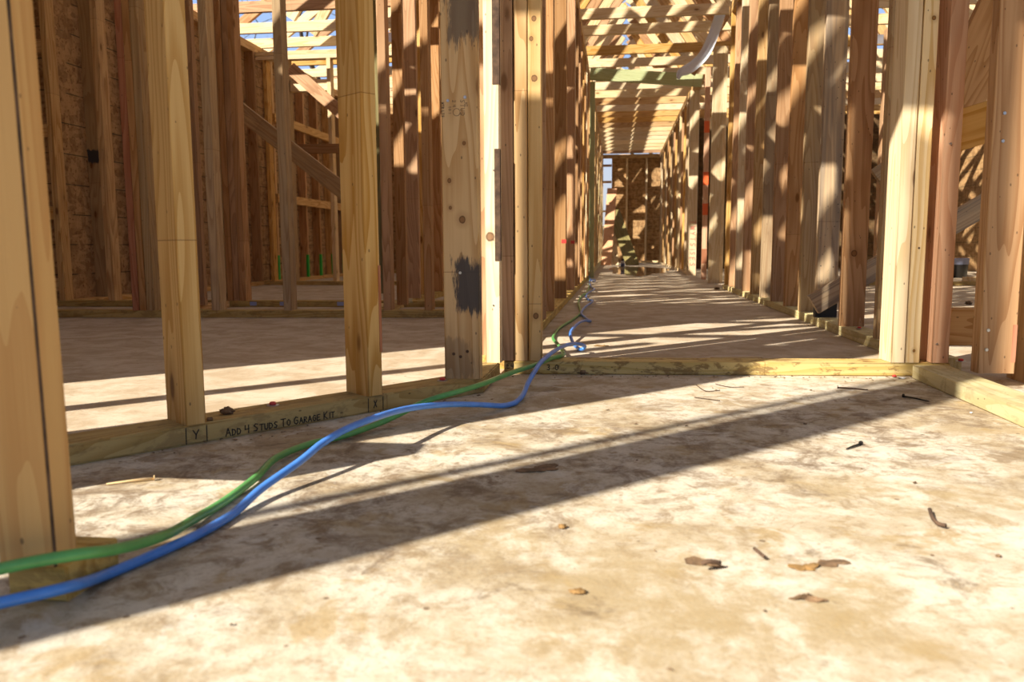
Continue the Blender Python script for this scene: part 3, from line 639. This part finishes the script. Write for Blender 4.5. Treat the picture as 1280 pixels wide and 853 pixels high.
for i, y in enumerate(ty):
    t = make_truss(y, i)
    n = i-10
    lab = ('roof truss over the corridor, %s one back from the front' % ORD[n]) if 0 <= n < 6 else ('roof truss over the corridor, past the pale green beam' if n >= 6 else 'roof truss in front of those the corridor ceiling shows')
    tag(t, lab, 'roof truss', 'roof trusses over the corridor' if 0 <= n < 6 else ('far roof trusses' if n >= 6 else 'near roof trusses'))

bm = bmesh.new()  # unseen deck strip added over the left eave to shade the left room
for k in range(2):
    x0, x1 = -4.65+.62*k, -4.65+.62*(k+1)-.004; f = lambda x: TOP + .11 + (x-EAVE_L)*.69 + .10
    vs = [bm.verts.new(c) for c in ((x0,.82,f(x0)),(x1,.82,f(x1)),(x1,6.2,f(x1)),(x0,6.2,f(x0)))]
    r = bmesh.ops.extrude_face_region(bm, geom=[bm.faces.new(vs)]); bmesh.ops.translate(bm, vec=(0,0,.013), verts=[v for v in r['geom'] if isinstance(v, bmesh.types.BMVert)])
tag(link('shade_deck', bm, M['osb']), kind='structure')

# ------------------------------------------------------------------ hoses
BLUE = [(-0.6317, 0.66, 0.0346), (-0.6197, 0.68, 0.03), (-0.6107, 0.695, 0.0269), (-0.5686, 0.74, 0.0262), (-0.5777, 0.8132, 0.008), (-0.5558, 0.8878, 0.0075), (-0.5393, 0.954, 0.0075), (-0.5328, 1.0347, 0.0075), (-0.5291, 1.1183, 0.018), (-0.505, 1.2102, 0.036), (-0.4917, 1.2726, 0.05), (-0.4723, 1.3393, 0.06), (-0.4426, 1.4245, 0.064), (-0.4116, 1.5395, 0.058), (-0.3623, 1.6512, 0.045), (-0.3071, 1.7527, 0.026), (-0.2656, 1.8182, 0.011), (-0.2462, 1.8571, 0.0075), (-0.2353, 1.8931, 0.0075), (-0.228, 1.9651, 0.012), (-0.2239, 2.0386, 0.028), (-0.2146, 2.1124, 0.046), (-0.2057, 2.2262, 0.058), (-0.1891, 2.3867, 0.062), (-0.1715, 2.556, 0.058), (-0.1464, 2.7098, 0.05), (-0.1178, 2.8044, 0.036), (-0.1082, 2.849, 0.022), (-0.1263, 2.8735, 0.01), (-0.1589, 3.0552, 0.008), (-0.179, 3.1919, 0.03), (-0.1744, 3.3483, 0.04), (-0.164, 3.6337, 0.035), (-0.1466, 3.8426, 0.025), (-0.1236, 3.9638, 0.012), (-0.1501, 4.1508, 0.007), (-0.1889, 4.4349, 0.012), (-0.1815, 4.7466, 0.02), (-0.1501, 5.2933, 0.02), (-0.1869, 5.6081, 0.008), (-0.2156, 5.9019, 0.012), (-0.2138, 6.2216, 0.02), (-0.1796, 6.7832, 0.02), (-0.2263, 7.4308, 0.007), (-0.2632, 8.0116, 0.02), (-0.2507, 8.22, 0.04), (-0.2178, 8.5215, 0.025), (-0.2336, 8.4888, 0.007), (-0.3045, 9.3721, 0.01), (-0.3262, 9.9102, 0.03), (-0.3306, 10.6405, 0.06), (-0.3302, 11.5407, 0.05)]
GREEN = [(-0.6666, 0.7, 0.0497), (-0.6391, 0.705, 0.0532), (-0.6224, 0.712, 0.0549), (-0.5925, 0.72, 0.0604), (-0.5546, 0.742, 0.062), (-0.5418, 0.79, 0.0501), (-0.5382, 0.87, 0.0353), (-0.5689, 0.9876, 0.012), (-0.5718, 1.088, 0.0075), (-0.5764, 1.2, 0.01), (-0.5908, 1.3103, 0.012), (-0.5747, 1.418, 0.01), (-0.532, 1.4981, 0.009), (-0.4917, 1.5811, 0.014), (-0.4585, 1.6286, 0.025), (-0.4243, 1.6891, 0.038), (-0.3882, 1.7049, 0.05), (-0.3476, 1.755, 0.056), (-0.3091, 1.8433, 0.058), (-0.2654, 2.0367, 0.055), (-0.2194, 2.2037, 0.052), (-0.1873, 2.365, 0.048), (-0.1638, 2.4422, 0.046), (-0.1693, 2.6222, 0.03), (-0.2087, 2.9761, 0.008), (-0.2494, 3.2131, 0.0075), (-0.2569, 3.4075, 0.0075), (-0.2544, 3.6782, 0.0075), (-0.2152, 4.1267, 0.0075), (-0.199, 4.5549, 0.0075), (-0.2483, 5.3694, 0.0075), (-0.2543, 6.0996, 0.0075), (-0.2324, 6.394, 0.01), (-0.2466, 7.4892, 0.01), (-0.2943, 8.9238, 0.01), (-0.3464, 10.1903, 0.008)]
def hose(name, pts, r, mat, label):
    sp = spline([Vector(p) for p in pts], 7)
    for p in sp: p.z = max(p.z, r+.0003)
    bm = bmesh.new(); tube(bm, sp, r, 14)
    return tag(link(name, bm, mat, None, True), label, 'hose')
hb = hose('air_hose', BLUE, .0064, M['blue'], 'bright blue hose snaking over the doorway plate and coiling down the corridor')
hg = hose('air_hose', GREEN, .0064, M['greenh'], 'green hose running beside the blue one from the left border over the plates')

# ------------------------------------------------------------------ small things on the floor and plates
def nail(x, y, ang, L, mat, label, bent=0.):
    e = empty('nail', (x, y, 0)); e.rotation_euler.z = ang; tag(e, label, 'nail')
    bm = bmesh.new(); tube(bm, [Vector((0,0,.003)), Vector((L*.5,bent,.0034)), Vector((L,0,.0022))], lambda i: (.0021,.0021,.0012)[i], 8); link('shank', bm, M[mat], e, True)
    bm = bmesh.new(); bmesh.ops.create_cone(bm, cap_ends=True, segments=12, radius1=.0045, radius2=.0045, depth=.0016)
    bmesh.ops.rotate(bm, cent=(0,0,0), matrix=Matrix.Rotation(math.pi/2, 3, 'Y'), verts=bm.verts); bmesh.ops.translate(bm, vec=(0,0,.0046), verts=bm.verts); link('head', bm, M[mat], e)
NAILS = [(0.716, 2.0815, -0.979, 0.0705, 'blackiron', 'dark nail lying in the shadow band near the pale plate corner', 0.0), (0.5881, 2.1943, -0.314, 0.074, 'iron', 'rusty nail lying in the sun before the doorway plate', 0.0), (0.4662, 1.5647, -2.314, 0.055, 'blackiron', 'short dark nail lying alone on the sunny slab at the right', 0.0), (-0.7513, 1.1961, -2.645, 0.071, 'splinter', 'long pale nail lying under the handwritten plate', 0.0)]
for a in NAILS: nail(*a)
def clod(x, y, z, r, mat, label, name='mud_clod', cat='clod', sx=1., sy=1., sz=.6, rot=0.):
    bm = bmesh.new(); bmesh.ops.create_icosphere(bm, subdivisions=3, radius=1)
    rr = random.Random(int(x*1000)+int(y*7777)); ph = [rr.uniform(0,6) for _ in range(6)]
    for v in bm.verts:
        c = v.co; k = 1 + .22*math.sin(4*c.x+ph[0])*math.cos(3*c.y+ph[1]) + .16*math.sin(7*c.z+5*c.y+ph[2]) + .12*math.sin(11*c.x+ph[3])
        v.co = Vector((c.x*r*sx*k, c.y*r*sy*k, c.z*r*sz*k))
    lo = min(v.co.z for v in bm.verts)*.7
    for v in bm.verts: v.co.z = max(v.co.z, lo)
    o = link(name, bm, M[mat], None, True); o.location = (x, y, z-lo+.0004); o.rotation_euler.z = rot
    return tag(o, label, cat)
def flake(x, y, r, mat, label, name, cat, seed, sx=1., rot=0., lift=.004):
    rr = random.Random(seed); bm = bmesh.new(); n = 22; ph = [rr.uniform(0,6) for _ in range(4)]; ring = []
    for k in range(n):
        a = 2*math.pi*k/n; q = 1 + .35*math.sin(2*a+ph[0]) + .22*math.sin(3*a+ph[1]) + .16*math.sin(5*a+ph[2]) + rr.uniform(-.12,.12)
        ring.append((r*sx*q*math.cos(a), r*q*math.sin(a)))
    lo, hi = [], []
    for f in (1., .55):
        for px, py in ring:
            z = lift*max(0, math.sin(px/r*2.1+ph[3])*math.cos(py/r*1.7+ph[1]))*(1.4-f)
            lo.append(bm.verts.new((px*f, py*f, z+.0004))); hi.append(bm.verts.new((px*f, py*f, z+.0019)))
    cl, ch = bm.verts.new((0,0,.0004+lift*.3)), bm.verts.new((0,0,.0022+lift*.3))
    for k in range(n):
        m = (k+1)%n
        bm.faces.new((hi[k],hi[m],hi[n+m],hi[n+k])); bm.faces.new((hi[n+k],hi[n+m],ch)); bm.faces.new((lo[m],lo[k],lo[n+k],lo[n+m])); bm.faces.new((lo[n+m],lo[n+k],cl)); bm.faces.new((lo[k],lo[m],hi[m],hi[k]))
    o = link(name, bm, M[mat]); o.location = (x, y, 0); o.rotation_euler.z = rot; return tag(o, label, cat)
FLAKES = [(-0.1247, 1.3327, 0.022, 'mud', 'flat dark mud smear in the middle of the shadow band', 'mud_smear', 'mud', 14, 1.35, 0.3, 0.001), (0.2249, 0.9448, 0.0105, 'leaf', 'flat ochre leaf scrap on the slab at the right', 'leaf_scrap', 'leaf', 8, 1.3, 0.2, 0.005), (0.2088, 0.8582, 0.0075, 'mud', 'dark brown crumbly bark bit on the slab at the lower right', 'bark_bit', 'bark', 12, 1.9, 0.1, 0.008), (0.11, 0.9435, 0.0105, 'mud', 'dark lump of dried mud and bark on the sunny slab', 'mud_clod', 'clod', 3, 1.5, -0.3, 0.012), (-0.0489, 3.0544, 0.016, 'leaf', 'brown leaf scrap on the corridor floor behind the doorway plate', 'leaf_scrap', 'leaf', 21, 1.4, 0.1, 0.006), (0.2605, 0.9634, 0.01, 'mud', 'thin brown stain-like mud crust on the slab right of the leaf scrap', 'mud_crust', 'mud', 31, 1.8, 0.0, 0.001)]
for a in FLAKES: flake(*a)
CLODS = [((-0.7942, 1.5353, 0.039, 0.01, 'mud', 'brown clod of dried mud on the handwritten plate'), {'sx': 1.5, 'sz': 0.8}), ((-0.799, 1.4732, 0.039, 0.006, 'mud', 'small dark crumb of mud on the plate beside the golden stud'), {}), ((-1.2764, 4.7878, 0.039, 0.022, 'treatl', 'greenish wood chunk on the left room plate below the sun patch'), {'name': 'wood_chunk', 'cat': 'offcut', 'sx': 1.7, 'sz': 0.8}), ((0.4665, 1.0075, 0, 0.003, 'mud', 'tiny brown pebble at the lower right of the slab'), {'name': 'pebble', 'cat': 'pebble'}), ((-0.0687, 1.0471, 0, 0.005, 'leaf', 'ochre crumb on the sunny slab above the middle'), {'sx': 1.2}), ((-0.0385, 0.8452, 0, 0.006, 'leaf', 'ochre crumb on the slab below the shadow band'), {'sx': 1.5, 'sz': 0.4}), ((0.918, 2.4109, 0, 0.008, 'splinter', 'broken splinter heap at the corner of the two plates'), {'name': 'wood_chip', 'cat': 'wood chip', 'sx': 1.6, 'sz': 0.9}), ((0.7984, 2.3992, 0, 0.006, 'redplast', 'orange-red plastic bit against the doorway plate'), {'name': 'plastic_bit', 'cat': 'plastic bit'}), ((0.8137, 2.3795, 0, 0.006, 'white', 'white plastic bit against the doorway plate'), {'name': 'plastic_bit', 'cat': 'plastic bit', 'sx': 1.7, 'sz': 0.35}), ((0.7997, 1.8958, 0, 0.003, 'white', 'tiny white chip lying in the sun before the pale plate'), {'name': 'paint_chip', 'cat': 'chip'}), ((-0.0967, 2.3712, 0, 0.014, 'mud', 'heap of brown dirt against the doorway plate, left one'), {'sx': 1.3, 'sz': 0.5}), ((-0.0066, 2.3951, 0, 0.018, 'mud', 'heap of brown dirt against the doorway plate, middle one'), {'sx': 1.9, 'sz': 0.35}), ((0.1093, 2.3911, 0, 0.013, 'mud', 'heap of brown dirt against the doorway plate, right one'), {'sx': 1.5, 'sz': 0.5}), ((0.873, 7.1531, 0, 0.02, 'mud', 'dark stone on the corridor floor near the right wall'), {'name': 'stone', 'cat': 'stone'}), ((2.2185, 5.3903, 0, 0.02, 'mud', 'dark stone on the right room floor'), {'name': 'stone', 'cat': 'stone'})]
for a in CLODS: clod(*a[0], **a[1])
def cap(x, y, z, label):
    e = empty('anchor_cap', (x, y, z)); tag(e, label, 'cap', 'red plastic caps')
    bm = bmesh.new(); lathe(bm, [(.014,0),(.014,.0015),(.006,.0022)], 18); link('washer', bm, M['steel'], e)
    bm = bmesh.new(); lathe(bm, [(.0072,.0022),(.0074,.006),(.0055,.008),(.002,.0082)], 14); link('head', bm, M['redplast'], e, True)
CAPS = [(-0.739, 1.6337, 0.039, 'red plastic cap on a washer on the handwritten plate'), (-0.4397, 1.9895, 0.039, 'red plastic cap on a washer left of the stained corner stud'), (1.0047, 2.4711, 0.039, 'red plastic cap on a washer on the pale plate at the right'), (0.9872, 3.406, 0.04, 'red plastic cap on the corridor right wall plate')]
for a in CAPS: cap(*a)
# scattered sawdust, twigs and crumbs too many to count
bm = bmesh.new(); rr = random.Random(3)
def crumb(x, y, s):
    pts = [Vector((rr.uniform(-1,1), rr.uniform(-1,1), rr.uniform(0,.7)))*s for _ in range(6)]
    vs = [bm.verts.new(Vector((x,y,.0003)) + p) for p in pts]
    try: bmesh.ops.convex_hull(bm, input=vs)
    except Exception: pass
for k in range(240):
    if k < 110: x = rr.uniform(-.30,.92); y = 2.34 + (x+.33)*.058 - abs(rr.gauss(0,.03)) - .004
    elif k < 170:
        s = rr.uniform(.3,1.45); p = Q0 + dA*s - nA*abs(rr.gauss(0,.05)); x, y = p.x, p.y
    elif k < 200: x = .93 - abs(rr.gauss(0,.07)); y = 2.36 - abs(rr.gauss(0,.06))
    else: x = rr.uniform(-.4,1.2); y = rr.uniform(.65,2.2)
    crumb(x, y, rr.choice((.002,.003,.0035,.005)))
tag(link('debris', bm, M['mud']), 'crumbs of mud and sawdust scattered along the foot of the plates', 'debris', kind='stuff')
def twig(pts, r, mat, name, label, cat):
    bm = bmesh.new(); tube(bm, spline([Vector(p) for p in pts], 4), r, 7); tag(link(name, bm, M[mat], None, True), label, cat)
TWIGS = [([(0.4453, 1.1679, 0.006), (0.4378, 1.1355, 0.004), (0.4365, 1.1127, 0.004), (0.4413, 1.1013, 0.006)], 0.0028, 'bark', 'curled_twig', 'curled brown twig lying on the sunny slab at the right', 'twig'), ([(0.1027, 0.9205, 0.01), (0.111, 0.9213, 0.013), (0.125, 0.9304, 0.008)], 0.003, 'bark', 'curled_twig', 'dark curled twig stuck to the lump of dried mud', 'twig'), ([(0.4956, 2.7774, 0.002), (0.3196, 2.7469, 0.004)], 0.0018, 'splinter', 'wood_splinter', 'thin pale splinter on the corridor floor behind the plate', 'splinter'), ([(0.1757, 0.9974, 0.002), (0.1809, 0.9617, 0.006)], 0.0022, 'bark', 'curled_twig', 'short grey twig on the slab right of the mud lump', 'twig'), ([(0.2202, 2.2087, 0.002), (0.2356, 2.112, 0.002), (0.2736, 2.122, 0.003)], 0.0012, 'bark', 'thin_root', 'thin dark root curled before the doorway plate', 'root'), ([(0.198, 2.0183, 0.002), (0.2561, 1.982, 0.002)], 0.001, 'bark', 'thin_root', 'thin dark root lying straight before the doorway plate', 'root'), ([(0.273, 2.221, 0.003), (0.3059, 2.1793, 0.002), (0.3432, 2.1774, 0.003)], 0.001, 'bark', 'thin_root', 'thin dark root under the middle of the doorway plate', 'root'), ([(0.8366, 2.264, 0.003), (0.8713, 2.2802, 0.003)], 0.0012, 'splinter', 'wood_splinter', 'pale splinter by the corner of the two plates', 'splinter'), ([(0.9245, 2.3115, 0.003), (0.9147, 2.1864, 0.003)], 0.0014, 'splinter', 'wood_splinter', 'reddish splinter along the foot of the pale plate', 'splinter')]
for a in TWIGS: twig(*a)
# puddle and spray can at the far end
bm = bmesh.new(); rr = random.Random(9); ring = []
for k in range(40):
    a = 2*math.pi*k/40; w = 1 + .12*math.sin(3*a+1) + .07*math.sin(7*a); ring.append((.33+.46*math.cos(a)*w, 12.9+2.3*math.sin(a)*w))
prism(bm, ring, .0004, .002)
b = NB('puddle_water'); b.bsdf.inputs['Base Color'].default_value = (.20,.14,.085,1); b.bsdf.inputs['Roughness'].default_value = .03; b.bsdf.inputs['Specular IOR Level'].default_value = .8
tag(link('puddle', bm, b.m), 'shallow puddle reflecting the studs near the end of the corridor', 'puddle')
sc = empty('spray_can', (.11,13.75,0)); tag(sc, 'white and blue spray can standing by the leaning boards at the corridor end', 'can')
bm = bmesh.new(); lathe(bm, [(.033,0),(.033,.12),(.028,.13)]); link('body', bm, M['white'], sc, True)
bm = bmesh.new(); lathe(bm, [(.0334,.03),(.0334,.09)]); link('label_band', bm, M['canblue'], sc, True)
bm = bmesh.new(); lathe(bm, [(.026,.13),(.024,.16),(.015,.165)]); link('cap', bm, M['black'], sc, True)

# ------------------------------------------------------------------ bare trees outside
def tree(x, y, h, r, lean, label, seed, leaves=0):
    rr = random.Random(seed); root = empty('bare_tree', (x, y, -.16)); tag(root, label, 'tree', 'bare trees outside')
    bt = bmesh.new(); bb = bmesh.new(); bl = bmesh.new(); tips = []
    def grow(p, d, L, rad, lev):
        pts = [p]; q = p.copy(); dd = d.copy()
        for k in range(5):
            dd = (dd + Vector((rr.gauss(0,.13), rr.gauss(0,.13), rr.gauss(.05,.08)))).normalized(); q = q + dd*L/5; pts.append(q.copy())
        tube(bt if lev == 0 else bb, pts, lambda i: rad*(1-.13*i), 9 if lev == 0 else 5)
        if lev < 4:
            for k in range(5 if lev == 0 else 4):
                j = rr.randint(2,5); a = rr.uniform(0,6.28)
                side = Vector((math.cos(a), math.sin(a), rr.uniform(.1,.9))).normalized()
                grow(pts[j], (dd*.45+side).normalized(), L*rr.uniform(.5,.72), rad*(1-.13*j)*.55, lev+1)
        else: tips.append(q)
    grow(Vector((0,0,0)), Vector((lean,0,1)).normalized(), h, r, 0)
    link('trunk', bt, M['twig'], root, True); link('branches', bb, M['twig'], root, True)
    if leaves:
        for k in range(leaves):
            p = rr.choice(tips) + Vector((rr.gauss(0,.25), rr.gauss(0,.25), rr.gauss(0,.25))); u = Vector((rr.gauss(0,1), rr.gauss(0,1), rr.gauss(0,1))).normalized()*.05; w = u.orthogonal()
            vs = [bl.verts.new(p+c) for c in (-u, w*.6, u, -w*.6)]; bl.faces.new(vs)
        link('foliage', bl, M['foliage'], root)
tree(-8.3, 22.5, 6.5, .30, .05, 'thick-trunked tree with a few dry leaves seen through the upper left trusses', 4, 900)
tree(-14., 30., 6., .25, -.1, 'bare tree far behind the left trusses', 11, 0)
tree(2.5, 44., 7., .3, .0, 'bare tree far beyond the end of the corridor', 21, 300)
tree(13., 30., 6.5, .25, .1, 'bare tree beyond the right room', 31, 0)

bm = bmesh.new(); rr = random.Random(77)
for k in range(150):
    a = 2*math.pi*k/150 + rr.uniform(-.02,.02); d = rr.uniform(48,58); hh = rr.uniform(5,9.5) if abs((a+math.pi)%(2*math.pi)-math.pi) > .6 else rr.uniform(1.2,2.2); rw = rr.uniform(1.6,3.0)
    r_ = bmesh.ops.create_icosphere(bm, subdivisions=3, radius=1)
    p1, p2 = rr.uniform(0,6), rr.uniform(0,6)
    for v in r_['verts']:
        c = v.co.copy(); q = 1 + .18*math.sin(5*c.x+p1)*math.sin(6*c.z+p2) + .12*math.sin(11*c.y+p2)
        v.co = Vector((math.sin(a)*d + c.x*rw*q, 4 + math.cos(a)*d + c.y*rw*q, hh*.5 + c.z*hh*.55*q - .2))
tag(link('treeline', bm, plain('distant_woods', (.16,.12,.065), .95, noise=.5, nscale=1.5)), 'brown winter woods all around the site', 'woods', kind='stuff')

# ------------------------------------------------------------------ light
EL, AZ = math.radians(36), math.radians(45.)
sd = Vector((math.cos(EL)*math.sin(AZ), math.cos(EL)*math.cos(AZ), -math.sin(EL)))     # the way the light travels
sun = bpy.data.lights.new('sun', 'SUN'); sun.energy = 10.5; sun.color = (1., .90, .76); sun.angle = math.radians(.55)
so = bpy.data.objects.new('sun', sun); C.objects.link(so); so.rotation_euler = sd.to_track_quat('-Z', 'Y').to_euler()
w = bpy.data.worlds.new('sky'); bpy.context.scene.world = w; w.use_nodes = True; nt = w.node_tree; nt.nodes.clear()
out = nt.nodes.new('ShaderNodeOutputWorld'); bg = nt.nodes.new('ShaderNodeBackground'); tc = nt.nodes.new('ShaderNodeTexCoord'); sx = nt.nodes.new('ShaderNodeSeparateXYZ'); cr = nt.nodes.new('ShaderNodeValToRGB')
nt.links.new(tc.outputs['Generated'], sx.inputs[0]); nt.links.new(sx.outputs[2], cr.inputs[0]); nt.links.new(cr.outputs[0], bg.inputs[0]); nt.links.new(bg.outputs[0], out.inputs[0])
e = cr.color_ramp.elements; e[0].position = 0.; e[0].color = (.80,.76,.68,1); e[1].position = .12; e[1].color = (.62,.74,.95,1)
for p, c in ((.22,(.47,.67,1.06,1)), (.36,(.42,.60,.98,1)), (.55,(.29,.315,.375,1)), (.95,(.26,.28,.33,1))): q = e.new(p); q.color = c
bg.inputs[1].default_value = 0.95

# ------------------------------------------------------------------ camera
cam = bpy.data.cameras.new('camera'); co = bpy.data.objects.new('camera', cam); C.objects.link(co)
f, r, u = [(-0.128121, 0.984811, -0.117187), (0.991709, 0.1284, -0.0052), (-0.009926, 0.116882, 0.993096)]
co.matrix_world = Matrix(((r[0],u[0],-f[0],0),(r[1],u[1],-f[1],0),(r[2],u[2],-f[2],.38),(0,0,0,1)))
cam.sensor_width = 36.; cam.lens = 28.125; cam.clip_start = .02; cam.clip_end = 300
cam.dof.use_dof = True; cam.dof.focus_distance = 2.4; cam.dof.aperture_fstop = 6.0
S = bpy.context.scene; S.camera = co
S.view_settings.view_transform = 'Standard'; S.view_settings.look = 'None'; S.view_settings.gamma = 1.; S.view_settings.use_curve_mapping = False
S.view_settings.exposure = 0.0
S.cycles.max_bounces = 10; S.cycles.diffuse_bounces = 6
